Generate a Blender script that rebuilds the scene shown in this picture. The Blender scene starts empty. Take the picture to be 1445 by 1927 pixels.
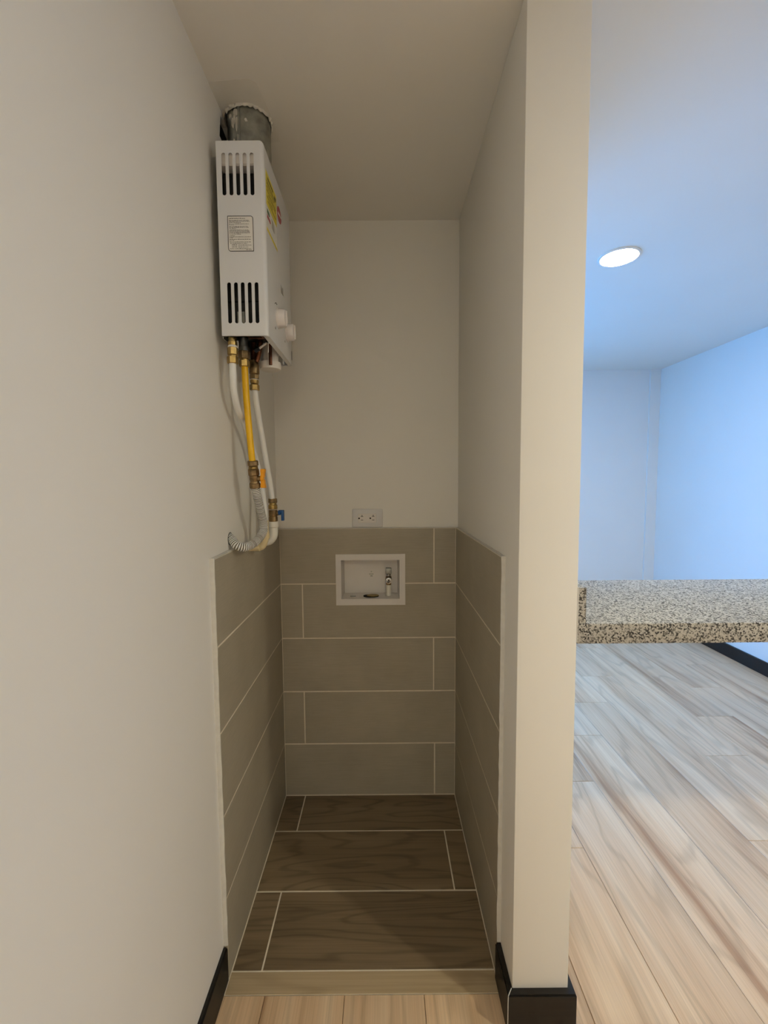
import bpy, bmesh, math, random
from mathutils import Vector, Matrix
from mathutils.geometry import tessellate_polygon
random.seed(7)
S = bpy.context.scene
COL = S.collection
PI = math.pi

# ------------------------------------------------------------------ camera, world, exposure
# world axes: X to the right, Y into the niche, Z up; X=0 is the left wall, Z=0 the floor, Y=0 the front edge of the wall tiles
cam = bpy.data.cameras.new('camera')
cam.sensor_fit = 'VERTICAL'; cam.sensor_height = 36.0
cam.lens = 810.5 * 36.0 / 1927.0
cam.clip_start = 0.02
camo = bpy.data.objects.new('camera', cam); COL.objects.link(camo)
CP, CYW, CR = 0.0720, 0.0008, -0.0076           # pitch down, yaw, roll
fw = Vector((math.sin(CYW)*math.cos(CP), math.cos(CYW)*math.cos(CP), -math.sin(CP)))
rt = Vector((math.cos(CYW), -math.sin(CYW), 0)); up = rt.cross(fw)
rt2 = math.cos(CR)*rt + math.sin(CR)*up; up2 = -math.sin(CR)*rt + math.cos(CR)*up
m = Matrix((rt2, up2, -fw)).transposed().to_4x4()
m.translation = Vector((0.3869, -0.9465, 1.1826))
camo.matrix_world = m
S.camera = camo

world = bpy.data.worlds.new('daylight'); S.world = world; world.use_nodes = True
bg = world.node_tree.nodes['Background']
bg.inputs[0].default_value = (0.06, 0.36, 1.0, 1); bg.inputs[1].default_value = 15.0

LAMP_KITCHEN = 365.0
LAMP_REAR_FILL = 220.0  # unseen lamp behind the camera, added to fill the niche
LAMP_LIVING = 230.0
LAMP_COLOR = (1.0, 0.915, 0.67, 1)

vs = S.view_settings
vs.view_transform = 'Standard'; vs.look = 'None'; vs.gamma = 1.0; vs.use_curve_mapping = False
vs.exposure = 0.0
S.cycles.use_denoising = True; S.cycles.use_light_tree = False
S.cycles.max_bounces = 6; S.cycles.diffuse_bounces = 5; S.cycles.glossy_bounces = 2
S.cycles.use_adaptive_sampling = True; S.cycles.adaptive_threshold = 0.04; S.cycles.adaptive_min_samples = 12; S.cycles.sample_clamp_indirect = 6.0

# daylight opening of the balcony door in the far wall (sampling aid only: a portal gives no light of its own)
WX0, WX1, WZ1 = -1.20, 0.50, 2.00
pl = bpy.data.lights.new('balcony_door_portal', 'AREA'); pl.shape = 'RECTANGLE'
pl.size = WX1-WX0; pl.size_y = WZ1-0.04; pl.cycles.is_portal = True
po = bpy.data.objects.new('balcony_door_portal', pl); COL.objects.link(po)
po.location = ((WX0+WX1)/2, 2.86, WZ1/2+0.02); po.rotation_euler = (-PI/2, 0, 0)

# ------------------------------------------------------------------ dimensions
P = 0.2025; G = 0.004; TT = 0.010
XR = 0.656; XT = 0.6475           # niche right wall paint / tile face
XP = 0.7765                       # partition right face
YF = -0.0947                      # partition front face
YB = 0.600; YBW = 0.610           # niche back tile face / paint
ZC = 2.080
XW = 2.675; YW = 2.68; YR = -3.0  # right wall, far wall, rear wall
XL = -1.5

# ------------------------------------------------------------------ materials
def new_mat(name):
    mt = bpy.data.materials.new(name); mt.use_nodes = True
    nt = mt.node_tree; b = nt.nodes['Principled BSDF']
    return mt, nt, b
def N(nt, t, **kw):
    n = nt.nodes.new(t)
    for k, v in kw.items():
        if k in n.inputs: n.inputs[k].default_value = v
        else: setattr(n, k, v)
    return n
def L(nt, a, b): nt.links.new(a, b)
def ramp(nt, fac, stops):
    r = nt.nodes.new('ShaderNodeValToRGB'); e = r.color_ramp.elements
    while len(e) > 1: e.remove(e[-1])
    e[0].position = stops[0][0]; e[0].color = (*stops[0][1], 1)
    for p, c in stops[1:]:
        k = e.new(p); k.color = (*c, 1)
    L(nt, fac, r.inputs[0]); return r.outputs[0]
def mixc(nt, fac, a, b, mode='MIX'):
    n = nt.nodes.new('ShaderNodeMix'); n.data_type = 'RGBA'; n.blend_type = mode
    for i, v in ((0, fac), (6, a), (7, b)):
        if hasattr(v, 'links'): L(nt, v, n.inputs[i])
        elif i == 0: n.inputs[0].default_value = v
        else: n.inputs[i].default_value = (*v, 1)
    return n.outputs[2]
def bump(nt, b, h, strength, dist):
    n = N(nt, 'ShaderNodeBump', Strength=strength, Distance=dist); L(nt, h, n.inputs['Height']); L(nt, n.outputs[0], b.inputs['Normal'])
def coords(nt, scale, rnd=True):
    tc = nt.nodes.new('ShaderNodeTexCoord'); mp = nt.nodes.new('ShaderNodeMapping'); mp.inputs['Scale'].default_value = scale
    if rnd:
        oi = nt.nodes.new('ShaderNodeObjectInfo'); mu = nt.nodes.new('ShaderNodeVectorMath'); mu.operation = 'SCALE'
        mu.inputs[0].default_value = (37.0, 23.0, 11.0); L(nt, oi.outputs['Random'], mu.inputs['Scale'])
        ad = nt.nodes.new('ShaderNodeVectorMath'); ad.operation = 'ADD'
        L(nt, tc.outputs['Object'], ad.inputs[0]); L(nt, mu.outputs[0], ad.inputs[1]); L(nt, ad.outputs[0], mp.inputs[0])
    else: L(nt, tc.outputs['Object'], mp.inputs[0])
    return mp.outputs[0]
def plain(name, col, rough=0.5, metal=0.0, var=0.06, vscale=30, bstr=0.0, bscale=200, coat=0.0):
    mt, nt, b = new_mat(name)
    v = coords(nt, (1, 1, 1), False)
    n = N(nt, 'ShaderNodeTexNoise', Scale=vscale, Detail=(1.0 if vscale <= 5 else 3.0)); L(nt, v, n.inputs['Vector'])
    c = ramp(nt, n.outputs['Fac'], [(0.3, tuple(x*(1-var) for x in col)), (0.7, tuple(min(1, x*(1+var)) for x in col))])
    L(nt, c, b.inputs['Base Color']); b.inputs['Roughness'].default_value = rough; b.inputs['Metallic'].default_value = metal
    b.inputs['Coat Weight'].default_value = coat
    if bstr:
        n2 = N(nt, 'ShaderNodeTexNoise', Scale=bscale, Detail=3.0); L(nt, v, n2.inputs['Vector']); bump(nt, b, n2.outputs['Fac'], bstr, 0.002)
    return mt
PAINT = (0.84, 0.825, 0.79)
M = {}
M['paint'] = plain('wall_paint', PAINT, 0.62, var=0.012, vscale=3)
M['ceiling'] = plain('ceiling_paint', (0.82, 0.805, 0.77), 0.8, var=0.012, vscale=2.5)
M['patch'] = plain('patched_ceiling_paint', (0.77, 0.755, 0.715), 0.85, var=0.03, vscale=12)
M['living'] = plain('living_room_paint', (0.83, 0.83, 0.82), 0.6, var=0.01, vscale=3)
M['plaster'] = plain('rough_plaster', (0.70, 0.68, 0.63), 0.9, var=0.12, vscale=60, bstr=0.6, bscale=150)
M['caulk'] = plain('white_caulk', (0.66, 0.645, 0.61), 0.5, var=0.05, vscale=60, bstr=0.25, bscale=120)
M['concrete'] = plain('dark_masonry', (0.035, 0.033, 0.03), 0.95, var=0.3, vscale=40, bstr=0.5, bscale=80)
M['grout'] = plain('pale_grout', (0.80, 0.735, 0.62), 0.85, var=0.06, vscale=40, bstr=0.2, bscale=300)
M['enamel'] = plain('white_enamel', (0.74, 0.76, 0.80), 0.22, var=0.01, vscale=5, coat=0.3)
M['plate'] = plain('outlet_plastic', (0.70, 0.70, 0.715), 0.4, var=0.015, vscale=20)
M['plastic'] = plain('white_plastic', (0.78, 0.75, 0.73), 0.42, var=0.015, vscale=20)
M['knob'] = plain('knob_plastic', (0.80, 0.76, 0.76), 0.35, var=0.015, vscale=20)
M['pvc'] = plain('white_pvc', (0.80, 0.79, 0.74), 0.4, var=0.03, vscale=30)
M['cream'] = plain('cream_cpvc', (0.78, 0.66, 0.40), 0.4, var=0.04, vscale=30)
M['pipe'] = plain('white_multilayer_pipe', (0.84, 0.85, 0.85), 0.3, var=0.015, vscale=30)
M['yellow'] = plain('yellow_gas_pipe', (0.90, 0.52, 0.004), 0.32, var=0.03, vscale=25)
M['yhandle'] = plain('orange_yellow_plastic', (0.88, 0.36, 0.004), 0.4, var=0.03, vscale=25)
M['blue'] = plain('blue_plastic', (0.008, 0.075, 0.26), 0.4, var=0.05, vscale=25)
M['brass'] = plain('brass', (0.44, 0.31, 0.12), 0.34, 1.0, var=0.25, vscale=60, bstr=0.1, bscale=300)
M['brass_dark'] = plain('aged_brass', (0.30, 0.21, 0.11), 0.42, 1.0, var=0.35, vscale=70, bstr=0.15, bscale=300)
M['galv'] = plain('galvanised_steel', (0.36, 0.37, 0.34), 0.42, 0.8, var=0.30, vscale=35, bstr=0.05, bscale=60)
M['chrome'] = plain('worn_chrome', (0.55, 0.55, 0.54), 0.28, 1.0, var=0.2, vscale=60)
M['copper'] = plain('dark_copper', (0.20, 0.085, 0.05), 0.45, 0.9, var=0.3, vscale=40)
M['dark'] = plain('black_and_shade', (0.012, 0.012, 0.014), 0.7, var=0.3, vscale=40)  # black for dark parts, and for shade painted in notch and heater slots
M['ink'] = plain('black_ink', (0.03, 0.028, 0.03), 0.5, var=0.1)
M['groove'] = plain('grimy_contrast_groove', (0.24, 0.21, 0.17), 0.7, var=0.2)
M['hole'] = plain('dark_slot', (0.01, 0.008, 0.008), 0.8, var=0.1)
M['red'] = plain('red_print', (0.42, 0.035, 0.055), 0.35, var=0.05)
M['ylabel'] = plain('yellow_print', (0.72, 0.60, 0.015), 0.35, var=0.03)
M['wlabel'] = plain('white_label_paper', (0.80, 0.79, 0.77), 0.4, var=0.02)
M['green'] = plain('green_print', (0.05, 0.16, 0.07), 0.4, var=0.05)
M['tape'] = plain('white_thread_tape', (0.78, 0.76, 0.72), 0.7, var=0.05, bstr=0.3)
M['trimring'] = plain('lamp_trim', (0.78, 0.76, 0.72), 0.4, var=0.02)
M['gold'] = plain('brown_yellow_plug', (0.30, 0.20, 0.03), 0.4, var=0.3, vscale=40)
M['alu'] = plain('white_aluminium', (0.75, 0.75, 0.75), 0.35, 0.2, var=0.02)

def base_mat():
    mt, nt, b = new_mat('black_stained_wood')
    v = coords(nt, (2, 40, 40), True); n = N(nt, 'ShaderNodeTexNoise', Scale=3.0, Detail=6.0); L(nt, v, n.inputs['Vector'])
    c = ramp(nt, n.outputs['Fac'], [(0.3, (0.005, 0.004, 0.0035)), (0.75, (0.012, 0.009, 0.007))])
    L(nt, c, b.inputs['Base Color']); b.inputs['Roughness'].default_value = 0.45; bump(nt, b, n.outputs['Fac'], 0.15, 0.001); return mt
M['base'] = base_mat()

def tile_mat():
    mt, nt, b = new_mat('taupe_porcelain')
    v = coords(nt, (1, 1, 1)); n = N(nt, 'ShaderNodeTexNoise', Scale=7.0, Detail=6.0, Roughness=0.6); L(nt, v, n.inputs['Vector'])
    v2 = coords(nt, (6, 6, 160)); n2 = N(nt, 'ShaderNodeTexNoise', Scale=2.5, Detail=3.0); L(nt, v2, n2.inputs['Vector'])
    c = ramp(nt, n.outputs['Fac'], [(0.25, (0.378, 0.340, 0.265)), (0.75, (0.448, 0.406, 0.322))])
    c2 = ramp(nt, n2.outputs['Fac'], [(0.3, (0.93, 0.93, 0.93)), (0.7, (1.05, 1.05, 1.05))])
    L(nt, mixc(nt, 0.8, c, c2, 'MULTIPLY'), b.inputs['Base Color']); b.inputs['Roughness'].default_value = 0.48
    bump(nt, b, n2.outputs['Fac'], 0.05, 0.001); return mt
M['tile'] = tile_mat()

def wood_mat(name, dark, mid, light, along, rings, rough, streak=14.0, bs=0.08, spread=1.0, contour=0.55):
    # contour lines of a stretched noise give the flowing, arched grain
    mt, nt, b = new_mat(name)
    sc = (1.0, 6.5, 6.5) if along == 'X' else (6.5, 1.0, 6.5)
    v = coords(nt, sc); n = N(nt, 'ShaderNodeTexNoise', Scale=1.15*spread, Detail=2.5, Roughness=0.45, Distortion=0.5); L(nt, v, n.inputs['Vector'])
    mul = N(nt, 'ShaderNodeMath', operation='MULTIPLY'); L(nt, n.outputs['Fac'], mul.inputs[0]); mul.inputs[1].default_value = rings
    sn = N(nt, 'ShaderNodeMath', operation='SINE'); L(nt, mul.outputs[0], sn.inputs[0])
    mr = N(nt, 'ShaderNodeMapRange'); L(nt, sn.outputs[0], mr.inputs[0]); mr.inputs[1].default_value = -1.0; mr.inputs[2].default_value = 1.0
    sf = (2.5, 170, 170) if along == 'X' else (170, 2.5, 170)
    vf = coords(nt, sf); nf = N(nt, 'ShaderNodeTexNoise', Scale=1.6, Detail=4.0); L(nt, vf, nf.inputs['Vector'])
    ss = (0.55, streak, streak) if along == 'X' else (streak, 0.55, streak)
    vb = coords(nt, ss); nb = N(nt, 'ShaderNodeTexNoise', Scale=1.0, Detail=5.0, Roughness=0.6); L(nt, vb, nb.inputs['Vector'])
    base = ramp(nt, nb.outputs['Fac'], [(0.30, dark), (0.46, mid), (0.66, light)])
    line = ramp(nt, mr.outputs[0], [(0.0, (0.66, 0.64, 0.62)), (0.22, (0.94, 0.94, 0.93)), (0.6, (1.0, 1.0, 1.0))])
    fib = ramp(nt, nf.outputs['Fac'], [(0.3, (0.86, 0.85, 0.84)), (0.65, (1.05, 1.05, 1.05))])
    c = mixc(nt, contour, base, line, 'MULTIPLY'); c = mixc(nt, 0.8, c, fib, 'MULTIPLY')
    oi = nt.nodes.new('ShaderNodeObjectInfo'); tone = ramp(nt, oi.outputs['Random'], [(0.0, (0.93, 0.93, 0.93)), (1.0, (1.05, 1.04, 1.02))])
    c = mixc(nt, 1.0, c, tone, 'MULTIPLY')
    L(nt, c, b.inputs['Base Color']); b.inputs['Roughness'].default_value = rough
    bump(nt, b, nf.outputs['Fac'], bs, 0.001); return mt
M['woodtile'] = wood_mat('brown_wood_look_porcelain', (0.160, 0.116, 0.070), (0.235, 0.174, 0.108), (0.290, 0.220, 0.142), 'X', 80.0, 0.5, streak=9.0, contour=0.75)
M['strip'] = wood_mat('pale_threshold_wood', (0.34, 0.26, 0.16), (0.43, 0.335, 0.21), (0.50, 0.395, 0.26), 'X', 40.0, 0.5, streak=9.0, contour=0.35)
M['laminate'] = wood_mat('light_oak_laminate', (0.45, 0.265, 0.150), (0.72, 0.515, 0.335), (0.82, 0.635, 0.445), 'Y', 40.0, 0.42, streak=15.0, bs=0.04, contour=0.45)

def granite_mat():
    mt, nt, b = new_mat('speckled_granite')
    v = coords(nt, (1, 1, 1), False)
    vo = N(nt, 'ShaderNodeTexVoronoi', Scale=340.0); L(nt, v, vo.inputs['Vector'])
    sp = N(nt, 'ShaderNodeSeparateColor'); L(nt, vo.outputs['Color'], sp.inputs[0])
    n = N(nt, 'ShaderNodeTexNoise', Scale=170.0, Detail=3.0); L(nt, v, n.inputs['Vector'])
    ad = N(nt, 'ShaderNodeMath', operation='MULTIPLY_ADD'); L(nt, n.outputs['Fac'], ad.inputs[0]); ad.inputs[1].default_value = 0.8; L(nt, sp.outputs[0], ad.inputs[2])
    c = ramp(nt, ad.outputs[0], [(0.50, (0.03, 0.029, 0.029)), (0.66, (0.15, 0.145, 0.135)), (0.85, (0.33, 0.32, 0.295)), (1.15/1.2, (0.50, 0.485, 0.455))])
    L(nt, c, b.inputs['Base Color']); b.inputs['Roughness'].default_value = 0.55; b.inputs['Specular IOR Level'].default_value = 0.4; return mt
M['granite'] = granite_mat()

def emit_mat(name, col, strength):
    mt = bpy.data.materials.new(name); mt.use_nodes = True; nt = mt.node_tree; nt.nodes.clear()
    e = N(nt, 'ShaderNodeEmission', Strength=strength); e.inputs[0].default_value = col
    o = nt.nodes.new('ShaderNodeOutputMaterial'); L(nt, e.outputs[0], o.inputs[0]); return mt
M['lamp_kitchen'] = emit_mat('lamp_diffuser_kitchen', LAMP_COLOR, LAMP_KITCHEN)
M['lamp_rear_fill'] = emit_mat('lamp_diffuser_rear_fill', LAMP_COLOR, LAMP_REAR_FILL)
M['lamp_living'] = emit_mat('lamp_diffuser_living', LAMP_COLOR, LAMP_LIVING)
def glass_mat():
    mt = bpy.data.materials.new('clear_pane'); mt.use_nodes = True; nt = mt.node_tree; nt.nodes.clear()
    t = nt.nodes.new('ShaderNodeBsdfTransparent'); t.inputs[0].default_value = (0.95, 0.97, 0.96, 1)
    g = N(nt, 'ShaderNodeBsdfGlossy', Roughness=0.02); mx = nt.nodes.new('ShaderNodeMixShader'); mx.inputs[0].default_value = 0.06
    o = nt.nodes.new('ShaderNodeOutputMaterial'); L(nt, t.outputs[0], mx.inputs[1]); L(nt, g.outputs[0], mx.inputs[2]); L(nt, mx.outputs[0], o.inputs[0]); return mt
M['glass'] = glass_mat()

# ------------------------------------------------------------------ mesh helpers
def box(bm, lo, hi, bev=0.0, seg=1):
    r = bmesh.ops.create_cube(bm, size=1.0)['verts']
    for v in r:
        v.co = Vector([lo[i] + (v.co[i]+0.5)*(hi[i]-lo[i]) for i in range(3)])
    if bev:
        es = list({e for v in r for e in v.link_edges})
        bmesh.ops.bevel(bm, geom=es, offset=bev, segments=seg, affect='EDGES', profile=0.5)
    return bm
def B(lo, hi, bev=0.0, seg=1): return box(bmesh.new(), lo, hi, bev, seg)
AX = {'X': lambda a, b, c: (c, a, b), 'Y': lambda a, b, c: (a, c, b), 'Z': lambda a, b, c: (a, b, c)}
def plate(axis, outer, holes, c0, c1, bm=None):
    """flat slab with holes: outlines in the plane across AXIS, from c0 to c1 along it"""
    bm = bm or bmesh.new(); f = AX[axis]; loops = [outer] + list(holes)
    tris = tessellate_polygon([[Vector((p[0], p[1], 0)) for p in lp] for lp in loops])
    flat = [p for lp in loops for p in lp]
    v0 = [bm.verts.new(f(p[0], p[1], c0)) for p in flat]; v1 = [bm.verts.new(f(p[0], p[1], c1)) for p in flat]
    for t in tris:
        for vv in (v0, v1):
            try: bm.faces.new([vv[i] for i in t])
            except ValueError: pass
    k = 0
    for lp in loops:
        n = len(lp)
        for i in range(n):
            a, b = k+i, k+(i+1) % n
            bm.faces.new([v0[a], v0[b], v1[b], v1[a]])
        k += n
    bmesh.ops.recalc_face_normals(bm, faces=bm.faces); return bm
def rect(a0, a1, b0, b1): return [(a0, b0), (a1, b0), (a1, b1), (a0, b1)]
def circ(a, b, r, n=24, jit=0.0): return [(a+(r+random.uniform(-jit, jit))*math.cos(2*PI*i/n), b+(r+random.uniform(-jit, jit))*math.sin(2*PI*i/n)) for i in range(n)]
def rrect(a0, a1, b0, b1, r, n=5, corners=(1, 1, 1, 1)):
    out = []
    for k, (ca, cb, s) in enumerate(((a0+r, b0+r, PI), (a1-r, b0+r, 1.5*PI), (a1-r, b1-r, 0), (a0+r, b1-r, 0.5*PI))):
        if corners[k]: out += [(ca+r*math.cos(s+PI/2*i/n), cb+r*math.sin(s+PI/2*i/n)) for i in range(n+1)]
        else: out.append([(a0, b0), (a1, b0), (a1, b1), (a0, b1)][k])
    return out
def frame_at(d):
    d = Vector(d).normalized(); a = Vector((0, 0, 1)) if abs(d.z) < 0.9 else Vector((1, 0, 0))
    u = d.cross(a).normalized(); return u, d.cross(u).normalized(), d
def lathe(origin, d, prof, seg=24, bm=None, cap=True, phase=0.0):
    """PROF: list of (distance along d, radius)"""
    bm = bm or bmesh.new(); u, w, d = frame_at(d); o = Vector(origin); rings = []
    for t, r in prof:
        rings.append([bm.verts.new(o + d*t + (u*math.cos(2*PI*i/seg+phase) + w*math.sin(2*PI*i/seg+phase))*r) for i in range(seg)])
    for a, b in zip(rings, rings[1:]):
        for i in range(seg): bm.faces.new([a[i], a[(i+1) % seg], b[(i+1) % seg], b[i]])
    if cap: bm.faces.new(rings[0]); bm.faces.new(rings[-1])
    bmesh.ops.recalc_face_normals(bm, faces=bm.faces); return bm
def spline(pts, n):
    P_ = [Vector(p) for p in pts]; P_ = [2*P_[0]-P_[1]] + P_ + [2*P_[-1]-P_[-2]]; out = []
    segs = len(P_)-3
    for k in range(n+1):
        s = k/n*segs; i = min(int(s), segs-1); t = s-i; a, b, c, e = P_[i:i+4]
        out.append(0.5*((2*b) + (c-a)*t + (2*a-5*b+4*c-e)*t*t + (3*b-a-3*c+e)*t**3))
    return out
def tube(path, rad, seg=16, bm=None, cap=True):
    bm = bm or bmesh.new(); rings = []; n = len(path); u = None
    for k, p in enumerate(path):
        d = (path[min(k+1, n-1)] - path[max(k-1, 0)]).normalized()
        if u is None: u = frame_at(d)[0]
        u = (u - d*u.dot(d)).normalized(); w = d.cross(u); r = rad(k/(n-1)) if callable(rad) else rad
        rings.append([bm.verts.new(p + (u*math.cos(2*PI*i/seg) + w*math.sin(2*PI*i/seg))*r) for i in range(seg)])
    for a, b in zip(rings, rings[1:]):
        for i in range(seg): bm.faces.new([a[i], a[(i+1) % seg], b[(i+1) % seg], b[i]])
    if cap: bm.faces.new(rings[0]); bm.faces.new(rings[-1])
    bmesh.ops.recalc_face_normals(bm, faces=bm.faces); return bm
def hexnut(origin, d, h, r, phase=0.3, bm=None, seg=6):
    c = min(0.0015, h*0.2)
    return lathe(origin, d, [(0, r*0.9), (c, r), (h-c, r), (h, r*0.9)], seg, bm, True, phase)

def mesh_of(name, bm, smooth=None):
    me = bpy.data.meshes.new(name); bm.to_mesh(me); bm.free()
    if smooth:
        for p in me.polygons: p.use_smooth = True
        me.set_sharp_from_angle(angle=math.radians(smooth))
    return me
def obj(name, bm, mat, parent=None, smooth=None):
    me = bm if isinstance(bm, bpy.types.Mesh) else mesh_of(name, bm, smooth)
    if not me.materials: me.materials.append(M[mat])
    o = bpy.data.objects.new(name, me); COL.objects.link(o)
    if parent:
        o.parent = parent
        if parent.type == 'EMPTY': o.matrix_parent_inverse = Matrix.Translation(-parent.location)
    return o
def tag(o, label, cat=None, group=None, kind=None):
    o['label'] = label
    if cat: o['category'] = cat
    if group: o['group'] = group
    if kind: o['kind'] = kind
    return o
def thing(name, loc, label, cat, group=None):
    o = bpy.data.objects.new(name, None); COL.objects.link(o); o.location = loc; o.empty_display_size = 0.05
    return tag(o, label, cat, group)
def struct(name, bm, mat, label, cat, smooth=None): return tag(obj(name, bm, mat, None, smooth), label, cat, kind='structure')
CACHE = {}
def piece(name, lo, hi, mat, parent, bev=0.0008):
    size = tuple(round(hi[i]-lo[i], 5) for i in range(3)); key = (name, size, mat)
    if key not in CACHE:
        CACHE[key] = mesh_of(name, B([-s/2 for s in size], [s/2 for s in size], bev)); CACHE[key].materials.append(M[mat])
    o = bpy.data.objects.new(name, CACHE[key]); COL.objects.link(o); o.parent = parent
    o.location = [(lo[i]+hi[i])/2 for i in range(3)]; return o

# ------------------------------------------------------------------ room shell
# floors
floor = struct('floor', plate('Z', [(-0.12, YR-0.1), (XW+0.12, YR-0.1), (XW+0.12, YW+0.12), (XL-0.1, YW+0.12), (XL-0.1, YBW), (0.1, YBW), (0.1, 0.605), (XR, 0.605), (XR, -0.0345), (-0.12, -0.0345)][::1], [], -0.10, -0.0085),
               'concrete', 'light oak laminate floor of long planks beside and behind the white partition', 'floor')
PW = 0.1835; PX0 = 1.022; PLEN = 1.19
joint_at = {-1: 0.358, 0: 0.664, 1: 0.968, 2: 1.264, 3: 1.570, 4: 0.814, 5: 1.120, 6: 1.418, 7: 1.720, 8: 0.55, -2: 0.05, -3: -0.25, -4: -0.62, -5: -0.36, -6: -0.75}
k = -7
while PX0 + k*PW < XW:
    x0, x1 = PX0 + k*PW, PX0 + (k+1)*PW
    x0c, x1c = max(x0, 0.0 if True else XL), min(x1, XW)
    if x1c - x0c < 0.02: k += 1; continue
    inside = x1 <= XR + 0.01                                   # columns that stop at the niche threshold
    y_lo, y_hi = YR, (-0.0345 if inside else YW)
    j = joint_at.get(k, 0.3 + 0.29*(k % 4))
    ys = sorted([j + i*PLEN for i in range(-6, 6) if y_lo + 0.01 < j + i*PLEN < y_hi - 0.01])
    ys = [y_lo] + ys + [y_hi]
    for a, b in zip(ys, ys[1:]):
        piece('floor_plank', (x0c+0.0005, a+0.0006, -0.0085), (x1c-0.0005, b-0.0006, 0.0), 'laminate', floor, 0.0009)
    k += 1
# the part of the living room floor behind the niche, hidden by it
for i in range(9):
    a = PX0 - (i+6)*PW
    piece('floor_plank', (a+0.0003, YBW+0.11, -0.0085), (a+PW-0.0003, YW, 0.0), 'laminate', floor, 0.0007)
for i in range(4):
    a = PX0 - (i+2)*PW
    if a + PW < XP: piece('floor_plank', (a+0.0003, YBW+0.11, -0.0085), (a+PW-0.0003, YW, 0.0), 'laminate', floor, 0.0007)

nf = struct('niche_floor', B((0.0, -0.0336, -0.10), (XR, YBW, -0.0008)), 'grout', 'brown wood-look tiled floor of the laundry niche with pale grout', 'floor')
XA, XB = TT + 0.002, XT - 0.002
for (y0, y1, xj) in ((0.433, 0.600, 0.084), (0.218, 0.433, 0.584), (0.0145, 0.218, 0.083)):
    for (a, b) in ((XA, xj - G/2), (xj + G/2, XB)):
        piece('floor_tile', (a, y0 + (G/2), -0.0095), (b, y1 - G/2, 0.0), 'woodtile', nf)
piece('threshold_strip', (0.011, -0.0333, -0.0095), (XT-0.002, 0.0135, 0.0), 'strip', nf)

# left wall with conduit hole, and notch added for deep shade by the flue
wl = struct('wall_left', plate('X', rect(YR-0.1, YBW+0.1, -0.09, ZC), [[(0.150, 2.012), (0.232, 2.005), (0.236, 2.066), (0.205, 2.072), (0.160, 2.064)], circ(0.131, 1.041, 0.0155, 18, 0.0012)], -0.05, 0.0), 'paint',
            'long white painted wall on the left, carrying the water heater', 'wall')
obj('masonry', B((-0.12, YR-0.1, -0.09), (-0.05, YBW+0.1, ZC)), 'concrete', wl)
ROWS = [(i*P, (i+1)*P) for i in range(5)]
obj('grout_bed', B((0.0, 0.0015, 0.0), (TT-0.0006, YB, 5*P-0.001)), 'grout', wl)
for z0, z1 in ROWS:
    piece('wall_tile', (0.0005, 0.0, z0+G/2), (TT, YB-0.001, z1-G/2), 'tile', wl)
def wobble_strip(x0, x1, y0, y1, z0, z1, n=40, amp=0.0007):
    bm = bmesh.new(); rings = []
    for i in range(n+1):
        z = z0 + (z1-z0)*i/n; j = random.uniform(-amp, amp); j2 = random.uniform(-amp, amp)*0.5
        rings.append([bm.verts.new(c) for c in ((x0, y1, z), (x0, y0+j2, z), ((x0+x1)/2, y0-0.0008+j2, z), (x1+j, y0+0.0006, z), (x1+j, y1, z))])
    for a, b in zip(rings, rings[1:]):
        for i in range(5): bm.faces.new([a[i], a[(i+1) % 5], b[(i+1) % 5], b[i]])
    bm.faces.new(rings[0]); bm.faces.new(rings[-1]); bmesh.ops.recalc_face_normals(bm, faces=bm.faces); return bm
obj('edge_trim', wobble_strip(-0.0002, TT+0.0004, -0.003, 0.0002, 0.088, 5*P+0.002), 'caulk', wl, 40)
bm = plate('X', [(0.0, 5*P-0.0005), (YB, 5*P-0.0005)] + [(YB*(1-i/30), 5*P+0.0018+random.uniform(-0.0006, 0.0006)) for i in range(31)], [], 0.0, TT*0.85)
obj('top_bead', bm, 'caulk', wl)

# niche back wall with the washing machine outlet box opening
BX0, BX1, BZ0, BZ1 = 0.2305, 0.4435, 0.754, 0.8975
hole = rect(BX0-0.004, BX1+0.004, BZ0-0.004, BZ1+0.004)
wb = struct('wall_back', plate('Y', rect(XL-0.1, XP, -0.09, ZC), [hole], YBW, YBW+0.10), 'paint', 'painted back wall of the laundry niche above taupe tiles', 'wall')
obj('grout_bed', plate('Y', rect(TT, XT, 0.0, 5*P-0.001), [hole], YB+0.0006, YBW), 'grout', wb)
def back_tile(x0, x1, z0, z1, notch=None):
    if not notch: return piece('wall_tile', (x0, YB, z0), (x1, YBW-0.0005, z1), 'tile', wb)
    n0, n1, nz, top = notch
    out = [(x0, z0), (x1, z0), (x1, z1), (n1, z1), (n1, nz), (n0, nz), (n0, z1), (x0, z1)] if top else [(x0, z0), (n0, z0), (n0, nz), (n1, nz), (n1, z0), (x1, z0), (x1, z1), (x0, z1)]
    cx, cz = (x0+x1)/2, (z0+z1)/2
    o = obj('wall_tile', plate('Y', [(a-cx, c-cz) for a, c in out], [], -0.005, 0.0045), 'tile', wb); o.location = (cx, YB+0.005, cz); return o
for i, (z0, z1) in enumerate(ROWS):
    xj = (0.571, 0.087, 0.567, 0.0885, 0.568)[i]; a, b = z0+G/2, z1-G/2
    lx = (TT+0.0015, xj-G/2); rx = (xj+G/2, XT-0.0015)
    back_tile(*lx, a, b, (BX0-0.004, BX1+0.004, BZ1+0.004, False) if i == 4 else None)
    back_tile(*rx, a, b, (BX0-0.004, BX1+0.004, BZ0-0.004, True) if i == 3 else None)
obj('top_bead', plate('Y', [(TT, 5*P-0.0005), (XT, 5*P-0.0005)] + [(XT-(XT-TT)*i/30, 5*P+0.0016+random.uniform(-0.0005, 0.0005)) for i in range(31)], [], YB+0.001, YBW), 'caulk', wb)

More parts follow.
